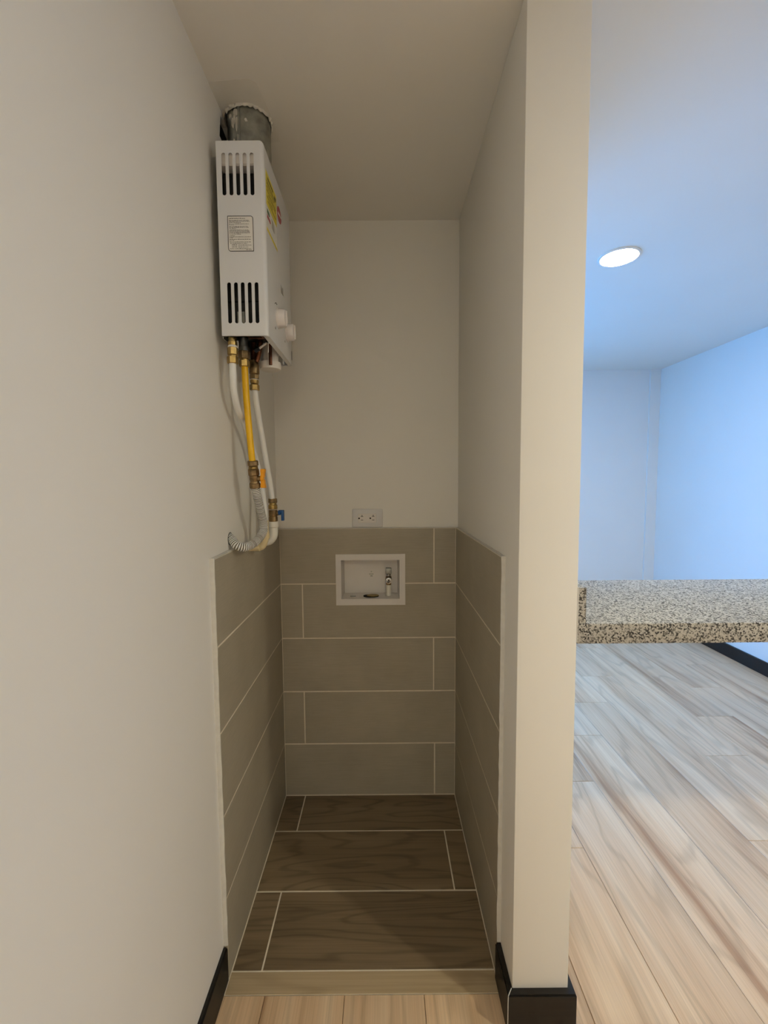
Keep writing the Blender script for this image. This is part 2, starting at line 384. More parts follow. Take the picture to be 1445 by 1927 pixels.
# partition between niche and living room
wp = struct('wall_partition', B((XR, YF, 0.0), (XP, YBW, ZC), 0.0025, 2), 'paint', 'slim white partition wall end standing between niche and living room', 'wall', 40)
obj('grout_bed', B((XT+0.0006, 0.0015, 0.0), (XR, YB, 5*P-0.001)), 'grout', wp)
for z0, z1 in ROWS:
    piece('wall_tile', (XT, 0.0, z0+G/2), (XR-0.0005, YB-0.001, z1-G/2), 'tile', wp)
bm = wobble_strip(-0.0002, XR-XT+0.0004, -0.003, 0.0002, 0.092, 5*P+0.002)
for v in bm.verts: v.co.x = XR - v.co.x
bmesh.ops.reverse_faces(bm, faces=bm.faces)
obj('edge_trim', bm, 'caulk', wp, 40)
bm = plate('X', [(0.0, 5*P-0.0005), (YB, 5*P-0.0005)] + [(YB*(1-i/30), 5*P+0.0018+random.uniform(-0.0006, 0.0006)) for i in range(31)], [], XT+0.001, XR)
obj('top_bead', bm, 'caulk', wp)

# rest of the shell
struct('wall_right', B((XW, YR-0.1, -0.09), (XW+0.12, YW+0.12, ZC)), 'living', 'pale wall on the far right, daylit, with black baseboard', 'wall')
wf = struct('wall_far', plate('Y', rect(XL-0.1, XW, -0.09, ZC), [rect(WX0, WX1, 0.0, WZ1)], YW, YW+0.12), 'living', 'pale far wall of the living room seen past the partition', 'wall')
obj('wall_return', B((2.592, YW-0.018, 0.0), (XW, YW, ZC)), 'living', wf)
struct('wall_rear', B((-0.12, YR-0.1, -0.09), (XW, YR, ZC)), 'paint', 'plain wall behind the camera, out of view', 'wall')
struct('wall_side', B((XL-0.1, YBW+0.1, -0.09), (XL, YW, ZC)), 'living', 'side wall of the living room hidden behind the niche', 'wall')
FX, FY, FR = 0.0575, 0.200, 0.0520
ce = struct('ceiling', plate('Z', rect(XL-0.1, XW+0.12, YR-0.1, YW+0.12), [circ(FX, FY, FR+0.006, 32, 0.001)], ZC, ZC+0.06), 'ceiling', 'white ceiling over niche and living room', 'ceiling')
obj('slab_above', B((XL-0.1, YR-0.1, ZC+0.06), (XW+0.12, YW+0.12, ZC+0.12)), 'concrete', ce)
# ragged plaster collar where the flue goes through
bm = bmesh.new(); n = 56; r0 = []; r1 = []; r2 = []; r3 = []
for i in range(n):
    a = 2*PI*i/n; c, s = math.cos(a), math.sin(a)
    ri = FR + 0.0012 + random.uniform(0, 0.0022); ro = FR + 0.0075 + random.uniform(-0.0025, 0.004); h = random.uniform(0.002, 0.0075)
    lim = lambda r: max(FX + r*c, 0.0006)
    r0.append(bm.verts.new((lim(ri), FY+ri*s, ZC+0.004))); r1.append(bm.verts.new((lim(ri+0.0006), FY+(ri+0.0006)*s, ZC-h)))
    r2.append(bm.verts.new((lim(ri*0.5+ro*0.5), FY+(ri*0.5+ro*0.5)*s, ZC-h*0.8))); r3.append(bm.verts.new((lim(ro), FY+ro*s, ZC+0.0004)))
skip = set(range(27, 34))                                     # the gap towards the wall stays open
for i in range(n):
    if i in skip: continue
    j = (i+1) % n
    for a, b in ((r0, r1), (r1, r2), (r2, r3)): bm.faces.new([a[i], a[j], b[j], b[i]])
bmesh.ops.delete(bm, geom=[v for v in bm.verts if not v.link_faces], context='VERTS')
bmesh.ops.recalc_face_normals(bm, faces=bm.faces)
obj('plaster_collar', bm, 'plaster', ce)
obj('notch_shade', B((-0.049, 0.140, 1.995), (-0.012, 0.245, 2.079)), 'dark', wl)  # solid black block painted as the deep shade inside the wall notch
obj('paint_patch', plate('Z', [(0.0, 0.088), (0.092, 0.081), (0.106, 0.090), (0.114, 0.138), (0.119, 0.175), (0.120, 0.262), (0.0, 0.270)], [circ(FX, FY, FR+0.007, 24)], ZC-0.0005, ZC), 'patch', ce)

# balcony door in the far wall (hidden behind the partition; the daylight comes in through it)
bm = plate('Y', rect(WX0, WX1, 0.0, WZ1), [rect(WX0+0.05, (WX0+WX1)/2-0.025, 0.06, WZ1-0.05), rect((WX0+WX1)/2+0.025, WX1-0.05, 0.06, WZ1-0.05)], YW+0.03, YW+0.08)
w1 = struct('window_1', bm, 'alu', 'white framed glazed balcony door in the far wall', 'window')
for a, b in ((WX0+0.05, (WX0+WX1)/2-0.025), ((WX0+WX1)/2+0.025, WX1-0.05)):
    obj('pane', B((a, YW+0.052, 0.06), (b, YW+0.058, WZ1-0.05)), 'glass', w1)

# baseboards
def baseboard(name, axis, a0, a1, wallc, sgn, h, label, t=0.013, y_or=None):
    prof = [(0, 0), (t, 0), (t, h-0.0035), (t-0.0035, h), (0, h)]
    bm = bmesh.new(); rings = []
    for a in (a0, a1):
        rings.append([bm.verts.new((wallc+sgn*p, a, z) if axis == 'Y' else (a, wallc+sgn*p, z)) for p, z in prof])
    for i in range(5): bm.faces.new([rings[0][i], rings[0][(i+1) % 5], rings[1][(i+1) % 5], rings[1][i]])
    bm.faces.new(rings[0]); bm.faces.new(rings[1]); bmesh.ops.recalc_face_normals(bm, faces=bm.faces)
    return struct(name, bm, 'base', label, 'baseboard')
baseboard('baseboard_left', 'Y', YR, -0.0035, 0.0, 1, 0.084, 'black wooden baseboard along the left wall ending at the tiles', 0.0095)
HB = 0.0905
bb = struct('baseboard_partition', plate('Z', [(XR, -0.0035), (XR-0.0125, -0.0035), (XR-0.0125, YF-0.0145), (XP+0.0125, YF-0.0145), (XP+0.0125, YBW+0.1), (XP, YBW+0.1), (XP, YF), (XR, YF)], [], 0.0, HB-0.003), 'base',
            'black wooden baseboard wrapping the foot of the partition wall end', 'baseboard')
obj('top_bevel', plate('Z', [(XR, -0.0035), (XR-0.0105, -0.0035), (XR-0.0105, YF-0.0122), (XP+0.0105, YF-0.0122), (XP+0.0105, YBW+0.1), (XP, YBW+0.1), (XP, YF), (XR, YF)], [], HB-0.003, HB), 'base', bb)
obj('caulk_seam', tube(spline([(XR-0.002, YF-0.001, HB+0.0006), (XR-0.0100, YF-0.0115, HB+0.0004), (XR-0.0128, YF-0.0147, HB-0.006), (XR-0.0129, YF-0.0148, 0.045), (XR-0.0129, YF-0.0148, 0.0)], 24), 0.0009, 6), 'caulk', bb)
baseboard('baseboard_right', 'Y', YR, YW-0.018, XW, -1, 0.082, 'black wooden baseboard along the far right wall, seen under the countertop')
baseboard('baseboard_far', 'X', WX1+0.05, 2.592, YW, -1, 0.082, 'black wooden baseboard along the far living room wall')

# ------------------------------------------------------------------ granite bar counter
ct = thing('granite_countertop', (1.7, 0.09, 0.849), 'speckled grey granite bar top running right from the partition wall', 'countertop')
obj('slab', B((XP+0.0005, YF+0.0005, 0.849), (XW, 0.285, 0.891), 0.0025, 2), 'granite', ct, 40)
tag(obj('upstand', B((XP+0.0025, YF+0.0015, 0.891), (XP+0.0185, 0.285, 0.965), 0.0012, 1), 'granite', ct, 40), 'short granite upstand against the partition')
obj('caulk_line', B((XP, YF+0.001, 0.852), (XP+0.0025, 0.28, 0.966)), 'caulk', ct)

# ------------------------------------------------------------------ recessed ceiling lamps
def downlight(x, y, mat, label):
    t = thing('ceiling_downlight', (x, y, ZC), label, 'ceiling lamp', 'recessed round ceiling lamps')
    obj('trim_ring', lathe((x, y, ZC), (0, 0, -1), [(0.0, 0.079), (0.003, 0.079), (0.0055, 0.074), (0.0055, 0.070), (0.002, 0.069)], 48, None, False), 'trimring', t, 40)
    obj('diffuser', lathe((x, y, ZC), (0, 0, -1), [(0.0015, 0.0695), (0.0035, 0.069)], 48), mat, t, 30)
downlight(1.347, 0.864, 'lamp_living', 'round white recessed lamp glowing in the living room ceiling')
downlight(1.95, -1.06, 'lamp_kitchen', 'round white recessed lamp in the ceiling beside the camera, out of view')
downlight(0.60, -2.40, 'lamp_rear_fill', 'round white ceiling lamp added as fill behind the camera, out of view')

# ------------------------------------------------------------------ water heater
HX0, HX1, HY0, HY1, HZ0, HZ1 = 0.0185, 0.1255, 0.070, 0.335, 1.519, 1.941
wh = thing('gas_water_heater', (HX0, (HY0+HY1)/2, HZ0), 'white wall-hung gas water heater with slotted side and two round knobs', 'water heater')
bm = bmesh.new(); box(bm, (HX0, HY0, HZ0), (HX1, HY1, HZ1))
def edge_on(e, tests): return all(all(abs(v.co[i]-c) < 1e-5 for v in e.verts) for i, c in tests)
es = [e for e in bm.edges if edge_on(e, ((0, HX1), (1, HY0))) or edge_on(e, ((0, HX1), (1, HY1))) or edge_on(e, ((0, HX1), (2, HZ1)))]
bmesh.ops.bevel(bm, geom=es, offset=0.0095, segments=5, affect='EDGES', profile=0.5)
bmesh.ops.delete(bm, geom=[f for f in bm.faces if all(abs(v.co.z-HZ0) < 1e-5 for v in f.verts) or all(abs(v.co.x-HX0) < 1e-5 for v in f.verts)], context='FACES')
bmesh.ops.recalc_face_normals(bm, faces=bm.faces)
cover = bpy.data.objects.new('tmp_cover', mesh_of('cover', bm)); COL.objects.link(cover)
sm = cover.modifiers.new('s', 'SOLIDIFY'); sm.thickness = 0.0014; sm.offset = -1
cb = bmesh.new()
for (zt, zb, xs) in ((1.9155, 1.825, (0.0350, 0.0508, 0.0666, 0.0823, 0.0980)), (1.6365, 1.5455, (0.0385, 0.0541, 0.0695, 0.0853, 0.1010))):
    for x in xs:
        for (y0, y1) in ((HY0-0.01, HY0+0.01), (HY1-0.01, HY1+0.01)):
            plate('Y', rrect(x-0.0044, x+0.0044, zb, zt, 0.0043, 5), [], y0, y1, cb)
cut = bpy.data.objects.new('tmp_cut', mesh_of('cut', cb)); COL.objects.link(cut)
bo = cover.modifiers.new('b', 'BOOLEAN'); bo.operation = 'DIFFERENCE'; bo.object = cut; bo.solver = 'EXACT'
dg = bpy.context.evaluated_depsgraph_get(); me = bpy.data.meshes.new_from_object(cover.evaluated_get(dg))
bpy.data.objects.remove(cover); bpy.data.objects.remove(cut)
me.name = 'cover'
for p in me.polygons: p.use_smooth = True
me.set_sharp_from_angle(angle=math.radians(28)); me.materials.clear(); me.materials.append(M['enamel'])
cov = obj('cover', me, 'enamel', wh)
# folded rim around the open underside
fl = 0.0125
obj('bottom_rim', plate('Z', [(HX0, HY0), (HX1-0.008, HY0), (HX1, HY0+0.008), (HX1, HY1-0.008), (HX1-0.008, HY1), (HX0, HY1), (HX0, HY1-0.004), (HX1-fl, HY1-0.004), (HX1-fl, HY0+0.006), (HX1-fl-0.01, HY0+0.003), (HX0, HY0+0.003)], [], HZ0-0.0012, HZ0+0.0004), 'enamel', wh)
obj('rim_tab', B((HX1-0.016, 0.272, HZ0-0.010), (HX1-0.0135, 0.286, HZ0+0.002), 0.0005), 'enamel', wh)
obj('back_plate', B((HX0-0.002, HY0+0.010, HZ0-0.004), (HX0, HY1-0.010, HZ1-0.02), 0.0), 'galv', wh)
for y in (HY0+0.075, HY1-0.045): obj('wall_spacer', B((0.0, y-0.015, HZ0+0.02), (HX0-0.002, y+0.015, HZ1-0.06)), 'galv', wh)
obj('draft_hood', B((HX0+0.003, HY0+0.005, 1.893), (HX1-0.012, HY1-0.012, 1.926), 0.003), 'plastic', wh)
obj('wiring_tag', B((0.0530, HY0+0.0090, 1.550), (0.0690, HY0+0.0102, 1.575)), 'galv', wh)
obj('heat_exchanger', B((HX0+0.003, HY0+0.022, 1.60), (HX1-0.02, HY1-0.02, 1.889), 0.004), 'dark', wh)  # black inner boxes stand in for the shade behind the slots
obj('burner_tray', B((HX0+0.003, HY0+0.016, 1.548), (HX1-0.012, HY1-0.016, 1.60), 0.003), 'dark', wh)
# underside fittings
obj('pressure_housing', lathe((0.086, 0.236, 1.548), (0, 0, -1), [(0, 0.021), (0.046, 0.021), (0.047, 0.0275), (0.056, 0.0285), (0.065, 0.0270), (0.067, 0.022)], 28), 'plastic', wh, 40)
obj('housing_wall', B((0.030, 0.250, 1.500), (0.075, 0.256, 1.550), 0.001), 'plastic', wh)
obj('copper_tube', tube(spline([(0.074, 0.185, 1.56), (0.074, 0.186, 1.53), (0.066, 0.196, 1.51), (0.060, 0.200, 1.495)], 14), 0.006, 12), 'copper', wh, 50)
obj('pilot_tube', tube(spline([(0.094, 0.205, 1.56), (0.094, 0.207, 1.52), (0.094, 0.206, 1.488)], 10), 0.0042, 10), 'copper', wh, 50)
obj('bracket', plate('Z', rect(0.066, 0.104, 0.088, 0.120), [rect(0.070, 0.100, 0.092, 0.116)], 1.526, 1.529), 'copper', wh)
obj('lever', tube([Vector((0.080, 0.150, 1.512)), Vector((0.102, 0.142, 1.524))], 0.0028, 8), 'plastic', wh, 50)
obj('lever_boot', tube([Vector((0.070, 0.150, 1.507)), Vector((0.082, 0.149, 1.513))], 0.0055, 10), 'dark', wh, 50)
obj('pin', tube([Vector((0.106, 0.140, 1.526)), Vector((0.106, 0.140, 1.500))], 0.0013, 8), 'plastic', wh, 50)
obj('screw', lathe((0.113, 0.120, 1.519), (0, 0, -1), [(0, 0.0035), (0.003, 0.003)], 12), 'chrome', wh, 40)
obj('mount_tab', B((HX0, 0.106, 1.500), (0.044, 0.109, 1.5185), 0.001), 'plastic', wh)
# knobs on the front
for y in (0.166, 0.268):
    kn = obj('knob', lathe((HX1, y, 1.5905), (1, 0, 0), [(0, 0.0245), (0.002, 0.0245), (0.0025, 0.0225), (0.018, 0.0215), (0.0205, 0.0195), (0.0205, 0.0)], 36, None, False), 'knob', wh, 40)
    obj('grip_bar', B((HX1+0.0195, y-0.0025, 1.5905-0.019), (HX1+0.0235, y+0.0025, 1.5905+0.019), 0.0015, 2), 'knob', kn, 40)
    obj('knob_mark', plate('X', [(y-0.031, 1.556), (y-0.024, 1.556), (y-0.028, 1.562)], [], HX1-0.0005, HX1+0.0003), 'ink', wh)
obj('dial_mark', tube(spline([(HX1+0.0002, 0.138, 1.616), (HX1+0.0002, 0.148, 1.622), (HX1+0.0002, 0.158, 1.621)], 10), 0.0008, 6), 'ink', wh)
obj('model_mark', plate('X', rect(0.205, 0.232, 1.672, 1.690), [], HX1-0.0005, HX1+0.0003), 'chrome', wh)
obj('latch_slot', plate('X', rect(0.322, 0.327, 1.532, 1.557), [], HX1-0.0005, HX1+0.0004), 'ink', wh)
# instruction label on the side
Y_ = HY0
lab = tag(obj('instruction_label', plate('Y', rrect(0.0400, 0.0975, 1.7040, 1.7805, 0.006, 5, (1, 0, 1, 0)), [], Y_-0.0004, Y_+0.0005), 'wlabel', wh), 'white instruction label with black border and dense small print')
obj('label_border', plate('Y', rrect(0.0398, 0.0977, 1.7038, 1.7807, 0.006, 5, (1, 0, 1, 0)), [rrect(0.0410, 0.0965, 1.7050, 1.7795, 0.005, 5, (1, 0, 1, 0))], Y_-0.0007, Y_+0.0002), 'ink', lab)
bm = bmesh.new()
def word_row(z, x0, x1, h, wmin=0.0016, wmax=0.0055, gap=0.0008):
    x = x0
    while x < x1 - 0.001:
        w = min(random.uniform(wmin, wmax), x1 - x)
        # a word: ticks of unequal height on a common baseline
        xx = x
        while xx < x + w - 0.0004:
            hh = h*random.choice((0.6, 0.6, 0.6, 0.95)); plate('Y', rect(xx, xx+0.00052, z, z+hh), [], Y_-0.0006, Y_-0.0003, bm); xx += 0.00078
        x += w + gap
X0 = 0.0435; W_ = 0.0485
rows = [(1.7755, 0, 0.76, 1.3), (1.7715, 0, 0.93, 1), (1.7692, 0, 0.95, 1), (1.7669, 0, 0.55, 1), (1.7638, 0, 0.95, 1), (1.7617, 0, 0.25, 1), (1.7585, 0, 0.9, 1), (1.7562, 0, 0.9, 1), (1.7540, 0, 0.32, 1),
        (1.7508, 0, 0.92, 1), (1.7486, 0, 0.93, 1), (1.7464, 0, 0.95, 1), (1.7442, 0, 0.95, 1), (1.7420, 0, 0.55, 1), (1.7385, 0, 0.25, 1.1), (1.7358, 0, 1.0, 1), (1.7338, 0, 0.2, 1), (1.7305, 0, 1.0, 1), (1.7285, 0, 0.2, 1),
        (1.7248, 0, 1.0, 1), (1.7218, 0.02, 0.82, 1), (1.7182, 0.10, 0.33, 1.4), (1.7180, 0.4, 1.0, 1), (1.7140, 0.10, 0.34, 1.4), (1.7138, 0.4, 0.86, 1), (1.7102, 0, 1.0, 1), (1.7078, 0.75, 1.02, 0.9)]
for z, f0, f1, hs in rows: word_row(z-0.0012, X0+W_*f0, X0+W_*f1, 0.00155*hs)
pr = obj('small_print', bm, 'ink', lab); pr['kind'] = 'stuff'
# energy label and logo on the front
xf = HX1
en = tag(obj('energy_label', plate('X', rect(0.0795, 0.176, 1.756, 1.889), [], xf-0.0005, xf+0.0003), 'wlabel', wh), 'energy label with yellow field and yellow foot strip')
obj('yellow_field', plate('X', rect(0.0797, 0.1758, 1.814, 1.8888), [], xf, xf+0.0005), 'ylabel', en)
obj('yellow_strip', plate('X', rect(0.0797, 0.1758, 1.7562, 1.7635), [], xf, xf+0.0005), 'ylabel', en)
bm = bmesh.new()
for z, a, b, h in ((1.876, 0.095, 0.145, 0.0045), (1.868, 0.088, 0.168, 0.0018), (1.863, 0.088, 0.160, 0.0018), (1.856, 0.088, 0.150, 0.0018), (1.848, 0.088, 0.168, 0.0018), (1.842, 0.100, 0.168, 0.0018), (1.834, 0.088, 0.140, 0.0018), (1.826, 0.095, 0.165, 0.0018), (1.871, 0.156, 0.170, 0.007)):
    plate('X', rect(a, b, z, z+h), [], xf, xf+0.0007, bm)
pr = obj('label_print', bm, 'ink', en); pr['kind'] = 'stuff'
obj('arrow_print', plate('X', [(0.084, 1.797), (0.104, 1.797), (0.109, 1.8015), (0.104, 1.806), (0.084, 1.806)], [], xf, xf+0.0006), 'green', en)
obj('arrow_print', plate('X', [(0.084, 1.786), (0.112, 1.786), (0.117, 1.790), (0.112, 1.794), (0.084, 1.794)], [], xf, xf+0.0006), 'red', en)
obj('grey_print', plate('X', rect(0.125, 0.150, 1.785, 1.806), [], xf, xf+0.0006), 'chrome', en)
lg = tag(obj('logo', plate('X', [(0.207+0.0215*math.cos(2*PI*i/32), 1.862+0.0185*math.sin(2*PI*i/32)) for i in range(32)], [], xf-0.0004, xf+0.0005), 'red', wh), 'red oval logo with a white band')
obj('logo_band', plate('X', [(0.190, 1.8575), (0.224, 1.8615), (0.224, 1.8665), (0.190, 1.8625)], [], xf, xf+0.0008), 'wlabel', lg)

# ------------------------------------------------------------------ flue
fp = thing('flue_pipe', (FX, FY, HZ1), 'dented galvanised flue duct rising from the heater into the ceiling', 'duct')
def flue_r(t): return FR
bm = lathe((FX, FY, HZ1+0.0005), (0, 0, 1), [(0, FR), (0.03, FR), (0.06, FR+0.0006), (0.10, FR), (0.15, FR), (0.175, FR)], 48, None, False)
obj('duct', bm, 'galv', fp, 40)
a = math.radians(259); sx, sy = FX+FR*math.cos(a), FY+FR*math.sin(a)
obj('lock_seam', tube([Vector((sx, sy, HZ1)), Vector((sx, sy, ZC-0.001))], 0.0028, 10), 'galv', fp, 50)
for (ang, z, w, h) in ((240, 2.045, 0.005, 0.030), (246, 2.052, 0.004, 0.026), (253, 2.040, 0.004, 0.040), (257, 1.995, 0.003, 0.050), (278, 2.046, 0.005, 0.008), (232, 2.062, 0.007, 0.012), (250, 2.066, 0.009, 0.018), (243, 2.000, 0.003, 0.02)):
    bm = bmesh.new(); a = math.radians(ang); rr = FR + 0.0032
    c = Vector((FX+FR*math.cos(a), FY+FR*math.sin(a), z)); tg = Vector((-math.sin(a), math.cos(a), 0)); nr = Vector((math.cos(a), math.sin(a), 0))
    pts = [c + tg*w*math.cos(2*PI*i/10)*random.uniform(0.6, 1.1) + Vector((0, 0, h/2*math.sin(2*PI*i/10)*random.uniform(0.7, 1.1))) for i in range(10)]
    lo = [bm.verts.new(p - nr*0.001) for p in pts]; hi = [bm.verts.new(c + (p-c)*0.8 + nr*0.0022) for p in pts]
    for i in range(10): bm.faces.new([lo[i], lo[(i+1) % 10], hi[(i+1) % 10], hi[i]])
    bm.faces.new(hi); bm.faces.new(lo); bmesh.ops.recalc_face_normals(bm, faces=bm.faces)
    obj('plaster_smear', bm, 'plaster', fp)

# ------------------------------------------------------------------ pipes below the heater
PR = 0.0080
D = Vector((0, 0, -1))
# near white pipe
p1 = thing('water_pipe', (0.055, 0.2525, 1.03), 'white water pipe nearest the camera, bending behind the yellow gas pipe', 'pipe', 'white water pipes below the heater')
A = (0.036, 0.0885, 1.508)
obj('tube', tube(spline([(0.036, 0.0855, 1.462), (0.0355, 0.0857, 1.4220), (0.033, 0.0991, 1.3915), (0.030, 0.1316, 1.3600), (0.028, 0.1860, 1.3300), (0.029, 0.2400, 1.2800), (0.034, 0.2730, 1.2215), (0.044, 0.2755, 1.1555), (0.0525, 0.2610, 1.0960), (0.055, 0.2530, 1.060)], 72), PR, 18), 'pipe', p1, 60)
obj('thread_nipple', lathe((0.036, 0.089, 1.5185), D, [(0, 0.0095), (0.008, 0.0095), (0.009, 0.0105), (0.017, 0.0105), (0.018, 0.009)], 20), 'brass', p1, 40)
obj('thread_tape', lathe((0.036, 0.0885, 1.5015), D, [(0, 0.0096), (0.001, 0.0108), (0.005, 0.0112), (0.006, 0.010)], 20), 'tape', p1, 50)
obj('swivel_nut', lathe((0.036, 0.0880, 1.496), D, [(0, 0.0108), (0.001, 0.0122), (0.016, 0.0122), (0.018, 0.010), (0.020, 0.010)], 12), 'brass', p1, 20)
obj('clamp_nut', hexnut((0.036, 0.0868, 1.476), D, 0.017, 0.0128, 0.2), 'brass', p1)
# yellow gas pipe
p2 = thing('gas_pipe', (0.058, 0.1451, 1.228), 'bright yellow gas pipe hanging in the middle below the heater', 'pipe')
obj('tube', tube(spline([(0.044, 0.1474, 1.475), (0.046, 0.1470, 1.4035), (0.050, 0.1452, 1.3377), (0.055, 0.1443, 1.2651), (0.058, 0.1451, 1.226)], 40), 0.0081, 18), 'yellow', p2, 60)
obj('steel_nipple', lathe((0.044, 0.1480, 1.537), D, [(0, 0.010), (0.020, 0.010), (0.021, 0.0112), (0.031, 0.0112), (0.032, 0.009)], 20), 'chrome', p2, 40)
obj('swivel_nut', hexnut((0.044, 0.1478, 1.506), D, 0.019, 0.0135, 0.1), 'brass_dark', p2)
obj('collar', lathe((0.044, 0.1476, 1.488), D, [(0, 0.010), (0.002, 0.0108), (0.006, 0.0108), (0.008, 0.010)], 20), 'brass', p2, 40)
obj('clamp_nut', hexnut((0.0442, 0.1474, 1.4835), D, 0.016, 0.0125, 0.25), 'brass', p2)
# far white pipe
p3 = thing('water_pipe', (0.06, 0.3228, 1.128), 'white water pipe rising from the blue-handled valve to a long brass fitting', 'pipe', 'white water pipes below the heater')
obj('tube', tube(spline([(0.050, 0.2068, 1.430), (0.051, 0.2190, 1.3837), (0.053, 0.2490, 1.3163), (0.056, 0.2841, 1.2304), (0.058, 0.3056, 1.1775), (0.060, 0.3228, 1.120)], 44), PR, 18), 'pipe', p3, 60)
obj('inlet_tube', tube([Vector((0.050, 0.2095, 1.545)), Vector((0.050, 0.2092, 1.495))], 0.0075, 14), 'copper', p3, 50)
obj('coupling', lathe((0.050, 0.2090, 1.500), D, [(0, 0.0105), (0.001, 0.0118), (0.010, 0.0118), (0.012, 0.0130), (0.034, 0.0130), (0.036, 0.0112)], 22), 'brass_dark', p3, 40)
obj('reducer_nut', hexnut((0.050, 0.2084, 1.464), D, 0.013, 0.0118, 0.4, None, 8), 'brass_dark', p3)
obj('thread_tape', lathe((0.050, 0.2082, 1.4515), D, [(0, 0.0102), (0.0012, 0.0112), (0.003, 0.010)], 20), 'tape', p3, 50)
obj('collar', lathe((0.050, 0.2080, 1.449), D, [(0, 0.0112), (0.006, 0.0112), (0.009, 0.0095), (0.012, 0.0108)], 20), 'brass', p3, 40)
obj('clamp_nut', hexnut((0.050, 0.2074, 1.4375), D, 0.015, 0.0125, 0.15), 'brass', p3)

# gas valve
gd = Vector((0.001, 0.010, -0.060)).normalized(); g0 = Vector((0.058, 0.1451, 1.236))
gv = thing('gas_valve', (0.0595, 0.152, 1.160), 'brass gas valve with orange butterfly handle at the foot of the yellow pipe', 'valve')
obj('top_nut', hexnut(g0, gd, 0.013, 0.0135, 0.2, None, 10), 'brass_dark', gv)
obj('collar', lathe(g0+gd*0.0125, gd, [(0, 0.0095), (0.002, 0.0115), (0.0075, 0.0115), (0.009, 0.010)], 20), 'brass', gv, 40)
obj('body_hex', hexnut(g0+gd*0.021, gd, 0.016, 0.0145, 0.1, None, 8), 'brass_dark', gv)
obj('body', lathe(g0+gd*0.036, gd, [(0, 0.0105), (0.002, 0.0120), (0.012, 0.0120), (0.016, 0.0105), (0.018, 0.0115), (0.021, 0.0115)], 20), 'brass_dark', gv, 35)
obj('bottom_nut', hexnut(g0+gd*0.057, gd, 0.013, 0.0140, 0.2, None, 10), 'brass_dark', gv)
hc = g0 + gd*0.0455
obj('stem', lathe(hc, (1, 0, 0), [(0, 0.007), (0.017, 0.007), (0.018, 0.0055), (0.025, 0.0055)], 14), 'brass_dark', gv, 40)
hd = obj('handle', lathe(hc+Vector((0.017, 0, 0)), (1, 0, 0), [(0, 0.0085), (0.001, 0.0095), (0.008, 0.0090), (0.009, 0.007)], 18), 'yhandle', gv, 40)
def wing(s):
    bm = bmesh.new(); rings = []
    for t, w, th, dx in ((0.004, 0.007, 0.0050, 0.0), (0.011, 0.0065, 0.0045, 0.0005), (0.019, 0.008, 0.0055, 0.0010), (0.0240, 0.0078, 0.0052, 0.0015)):
        c = hc + Vector((0.0215+dx, 0, s*t)); rings.append([bm.verts.new(c+Vector(v)) for v in ((-th, -w, 0), (th, -w, 0), (th, w, 0), (-th, w, 0))])
    for a, b in zip(rings, rings[1:]):
        for i in range(4): bm.faces.new([a[i], a[(i+1) % 4], b[(i+1) % 4], b[i]])
    bm.faces.new(rings[0]); bm.faces.new(rings[-1]); bmesh.ops.recalc_face_normals(bm, faces=bm.faces)
    bmesh.ops.bevel(bm, geom=list(bm.edges), offset=0.0008, segments=1, affect='EDGES'); return bm
for s in (1, -1): obj('handle_wing', wing(s), 'yhandle', hd)
obj('handle_screw', lathe(hc+Vector((0.026, 0, 0)), (1, 0, 0), [(0, 0.003), (0.002, 0.0025)], 10), 'chrome', hd, 40)

# corrugated conduit
hp = spline([tuple(g0+gd*0.068), (0.0600, 0.1640, 1.1530), (0.0605, 0.1830, 1.1224), (0.0610, 0.2050, 1.0893), (0.0610, 0.2180, 1.0620), (0.0590, 0.2040, 1.0410), (0.0520, 0.1640, 1.0260), (0.0390, 0.1280, 1.0200), (0.0220, 0.1175, 1.0250), (0.0060, 0.1260, 1.0390), (-0.012, 0.1380, 1.0480)], 620)
ln = [0.0]
for a, b in zip(hp, hp[1:]): ln.append(ln[-1] + (b-a).length)
rad = [0.0111 if math.sin(2*PI*l/0.0042) > -0.35 else 0.0088 for l in ln]
ho = thing('corrugated_conduit', (0.0, 0.131, 1.041), 'white corrugated conduit curving from the gas valve into the left wall', 'hose')
hm = mesh_of('hose', tube(hp, lambda t: rad[int(round(t*(len(rad)-1)))], 18), 30)
hm.materials.append(M['pipe']); hm.materials.append(M['groove'])
for p_ in hm.polygons:
    if p_.index // 18 < len(rad)-1 and min(rad[p_.index // 18], rad[p_.index // 18 + 1]) < 0.010: p_.material_index = 1   # dirt-brown grooves, darkened so the ridges stand out
obj('hose', hm, 'pipe', ho)
obj('wall_sleeve', lathe((-0.004, 0.1305, 1.0405), (1, 0.0, -0.0), [(0, 0.0165), (0.0045, 0.0165), (0.0048, 0.0150)], 24, None, False), 'concrete', ho)

# cream CPVC elbow under the near pipe
el = thing('pipe_elbow', (0.0, 0.2525, 1.003), 'cream plastic pipe elbow turning into the tiled wall behind the conduit', 'pipe elbow')
obj('elbow_tube', tube(spline([(0.055, 0.2525, 1.075), (0.055, 0.2525, 1.045), (0.054, 0.2524, 1.022), (0.046, 0.2522, 1.0035), (0.030, 0.2520, 0.999), (0.0, 0.2520, 0.999)], 36), 0.0098, 16), 'cream', el, 60)
obj('socket', lathe((0.040, 0.2522, 1.000), (-1, 0, 0), [(0, 0.0105), (0.001, 0.0116), (0.017, 0.0116), (0.018, 0.0105)], 18), 'cream', el, 40)
obj('socket', lathe((0.055, 0.2525, 1.024), (0, 0, 1), [(0, 0.0105), (0.001, 0.0116), (0.020, 0.0116), (0.021, 0.0105)], 18), 'cream', el, 40)
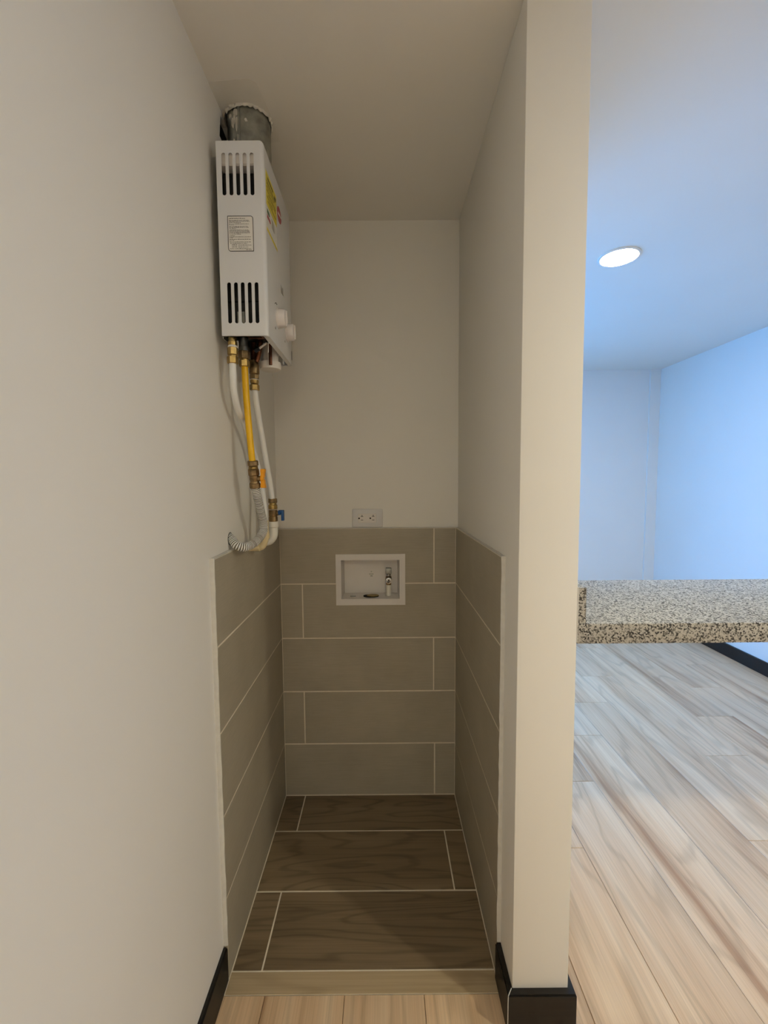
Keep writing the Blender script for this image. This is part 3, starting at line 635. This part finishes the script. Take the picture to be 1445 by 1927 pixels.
# water valve and white elbow
wv = thing('water_valve', (0.06, 0.3255, 1.058), 'brass water valve with small blue lever above the white elbow', 'valve')
v0 = Vector((0.060, 0.3230, 1.1335)); vd = Vector((0, 0.0025, -0.075)).normalized()
obj('clamp_nut', hexnut(v0, vd, 0.013, 0.0130, 0.2, None, 10), 'brass_dark', wv)
obj('collar', lathe(v0+vd*0.0125, vd, [(0, 0.010), (0.002, 0.0105), (0.006, 0.0105)], 18), 'brass', wv, 40)
obj('swivel_nut', hexnut(v0+vd*0.018, vd, 0.0135, 0.0132, 0.05, None, 12), 'brass', wv)
obj('thread_tape', lathe(v0+vd*0.0312, vd, [(0, 0.0105), (0.0008, 0.0118), (0.0025, 0.0105)], 18), 'tape', wv, 40)
obj('body', lathe(v0+vd*0.0335, vd, [(0, 0.0115), (0.001, 0.0125), (0.018, 0.0125), (0.020, 0.0118), (0.022, 0.0128), (0.034, 0.0128), (0.035, 0.0115)], 20), 'brass_dark', wv, 35)
vc = v0 + vd*0.044
obj('stem', lathe(vc, (1, 0, 0), [(0, 0.0065), (0.016, 0.0065)], 12), 'brass_dark', wv, 40)
lv = obj('lever', lathe(vc+Vector((0.0155, 0, 0.002)), (1, 0, 0), [(0, 0.0065), (0.001, 0.0075), (0.006, 0.0075), (0.007, 0.006)], 16), 'blue', wv, 40)
bm = box(bmesh.new(), vc+Vector((0.0165, -0.006, 0.001)), vc+Vector((0.032, 0.006, 0.0095)), 0.0015, 2); obj('lever_arm', bm, 'blue', lv, 40)
bm = box(bmesh.new(), vc+Vector((0.0245, -0.0065, -0.022)), vc+Vector((0.0320, 0.0065, 0.009)), 0.0015, 2); obj('lever_tip', bm, 'blue', lv, 40)
we = thing('pipe_elbow', (0.0, 0.327, 1.004), 'thick white plastic pipe elbow below the blue-handled valve', 'pipe elbow')
obj('elbow_tube', tube(spline([(0.060, 0.3255, 1.066), (0.060, 0.3258, 1.045), (0.059, 0.3262, 1.0255), (0.049, 0.3265, 1.0095), (0.032, 0.3268, 1.005), (0.0, 0.327, 1.005)], 36), 0.0128, 18), 'pvc', we, 60)
obj('adapter', lathe((0.060, 0.3255, 1.0655), D, [(0, 0.0135), (0.001, 0.0148), (0.016, 0.0148), (0.0175, 0.0135)], 22), 'pvc', we, 40)

# ------------------------------------------------------------------ power outlet
ot = thing('power_outlet', (0.328, YBW, 1.0485), 'white double power outlet on the wall just above the taupe tiles', 'outlet')
pl_ = obj('cover_plate', B((0.2735, YBW-0.005, 1.0160), (0.3830, YBW, 1.0815), 0.002, 2), 'plate', ot, 40)
yo = YBW-0.005
ins = obj('receptacle', B((0.2945, yo-0.0016, 1.0325), (0.3600, yo+0.001, 1.0645), 0.0008), 'plastic', ot)
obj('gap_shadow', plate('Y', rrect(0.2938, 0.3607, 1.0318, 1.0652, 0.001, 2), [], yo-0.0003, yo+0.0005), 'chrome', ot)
for cx in (0.3085, 0.3490):
    yy = yo-0.0016
    obj('ground_hole', lathe((cx-0.0105, yy, 1.0485), (0, -1, 0), [(-0.0005, 0.0030), (0.0003, 0.0030)], 16), 'hole', ins)
    obj('blade_slot', plate('Y', [(cx-0.0045, 1.0545), (cx+0.0045, 1.0545), (cx+0.0045, 1.0563), (cx+0.001, 1.0563), (cx+0.001, 1.0610), (cx-0.001, 1.0610), (cx-0.001, 1.0563), (cx-0.0045, 1.0563)], [], yy-0.0003, yy+0.0003), 'ink', ins)
    obj('blade_slot', plate('Y', rect(cx-0.0042, cx+0.0042, 1.0415, 1.0433), [], yy-0.0003, yy+0.0003), 'ink', ins)
for sx in (0.2800, 0.3755): obj('screw', lathe((sx, yo, 1.0488), (0, -1, 0), [(-0.0004, 0.0028), (0.0006, 0.0024)], 14), 'plastic', ot, 40)

# ------------------------------------------------------------------ washing machine outlet box
wbx = thing('washer_outlet_box', (0.3375, YB, 0.7315), 'white recessed washing machine supply box set into the taupe back tiles', 'outlet box')
obj('frame', plate('Y', rect(0.2115, 0.4635, 0.7315, 0.9190), [rect(BX0, BX1, BZ0, BZ1)], YB-0.005, YB+0.0005), 'plastic', wbx)
t = 0.002; yd = YB+0.068
bm = bmesh.new()
inner = [(BX0, BZ0), (BX1, BZ0), (BX1, BZ1), (BX0, BZ1)]; dpt = [(BX0+0.006, BZ0+0.004), (BX1-0.006, BZ0+0.004), (BX1-0.006, BZ1-0.006), (BX0+0.006, BZ1-0.006)]
a_ = [bm.verts.new((x, YB-0.003, z)) for x, z in inner]; b_ = [bm.verts.new((x, yd, z)) for x, z in dpt]
for i in range(4): bm.faces.new([a_[i], a_[(i+1) % 4], b_[(i+1) % 4], b_[i]])
bm.faces.new(b_); bmesh.ops.recalc_face_normals(bm, faces=bm.faces)
bx = obj('tray', bm, 'plastic', wbx)
sol = bx.modifiers.new('wall', 'SOLIDIFY'); sol.thickness = 0.0018; sol.offset = 0.0
zf = BZ0 + 0.002
def disc(x, y, z, rx, ry, h=0.0025):
    return plate('Z', [(x+rx*math.cos(2*PI*i/28), y+ry*math.sin(2*PI*i/28)) for i in range(28)], [], z, z+h)
obj('drain_hole', disc(0.338, YB+0.026, zf, 0.0285, 0.018, 0.0030), 'hole', wbx)
obj('drain_plug', disc(0.344, YB+0.027, zf+0.0028, 0.0225, 0.0165, 0.0012), 'gold', wbx)
obj('knockout', disc(0.2705, YB+0.026, zf, 0.0105, 0.0090, 0.0030), 'chrome', wbx)
va = obj('supply_valve', lathe((0.4035, YB+0.034, 0.797), (0, 0, 1), [(0, 0.0095), (0.010, 0.0095), (0.011, 0.0115), (0.020, 0.0118), (0.030, 0.0105), (0.034, 0.006)], 20), 'brass_dark', wbx, 40)
obj('supply_stub', lathe((0.4035, YB+0.034, 0.757), (0, 0, 1), [(0, 0.0115), (0.006, 0.0112), (0.0065, 0.0098), (0.036, 0.0098), (0.040, 0.0104), (0.041, 0.009)], 20), 'pvc', wbx, 40)
obj('spout', lathe((0.4035, YB+0.027, 0.8165), (0, -1, 0), [(0, 0.0105), (0.004, 0.0112), (0.014, 0.0112), (0.0145, 0.0075), (0.006, 0.0060), (0.006, 0.0)], 22, None, False), 'chrome', va, 40)
obj('spout_bore', lathe((0.4035, YB+0.0135, 0.8165), (0, -1, 0), [(0, 0.0030), (0.0015, 0.0030)], 12), 'hole', va)
obj('valve_neck', lathe((0.4035, YB+0.033, 0.828), (0, 0, 1), [(0, 0.006), (0.004, 0.0085), (0.010, 0.0085), (0.012, 0.006)], 16), 'chrome', va, 40)
obj('lever', B((0.3925, YB+0.018, 0.840), (0.4145, YB+0.036, 0.862), 0.003, 2), 'galv', va, 40)
bm = bmesh.new()
for i, (a, b, z) in enumerate(((0.336, 0.341, 0.838), (0.330, 0.334, 0.8285), (0.3355, 0.3395, 0.8285), (0.341, 0.346, 0.8285), (0.334, 0.343, 0.8215))):
    plate('Y', rect(a, b, z, z+0.0042), [], yd-0.0022, yd-0.0002, bm)
pr = obj('embossed_mark', bm, 'galv', wbx); pr['kind'] = 'stuff'
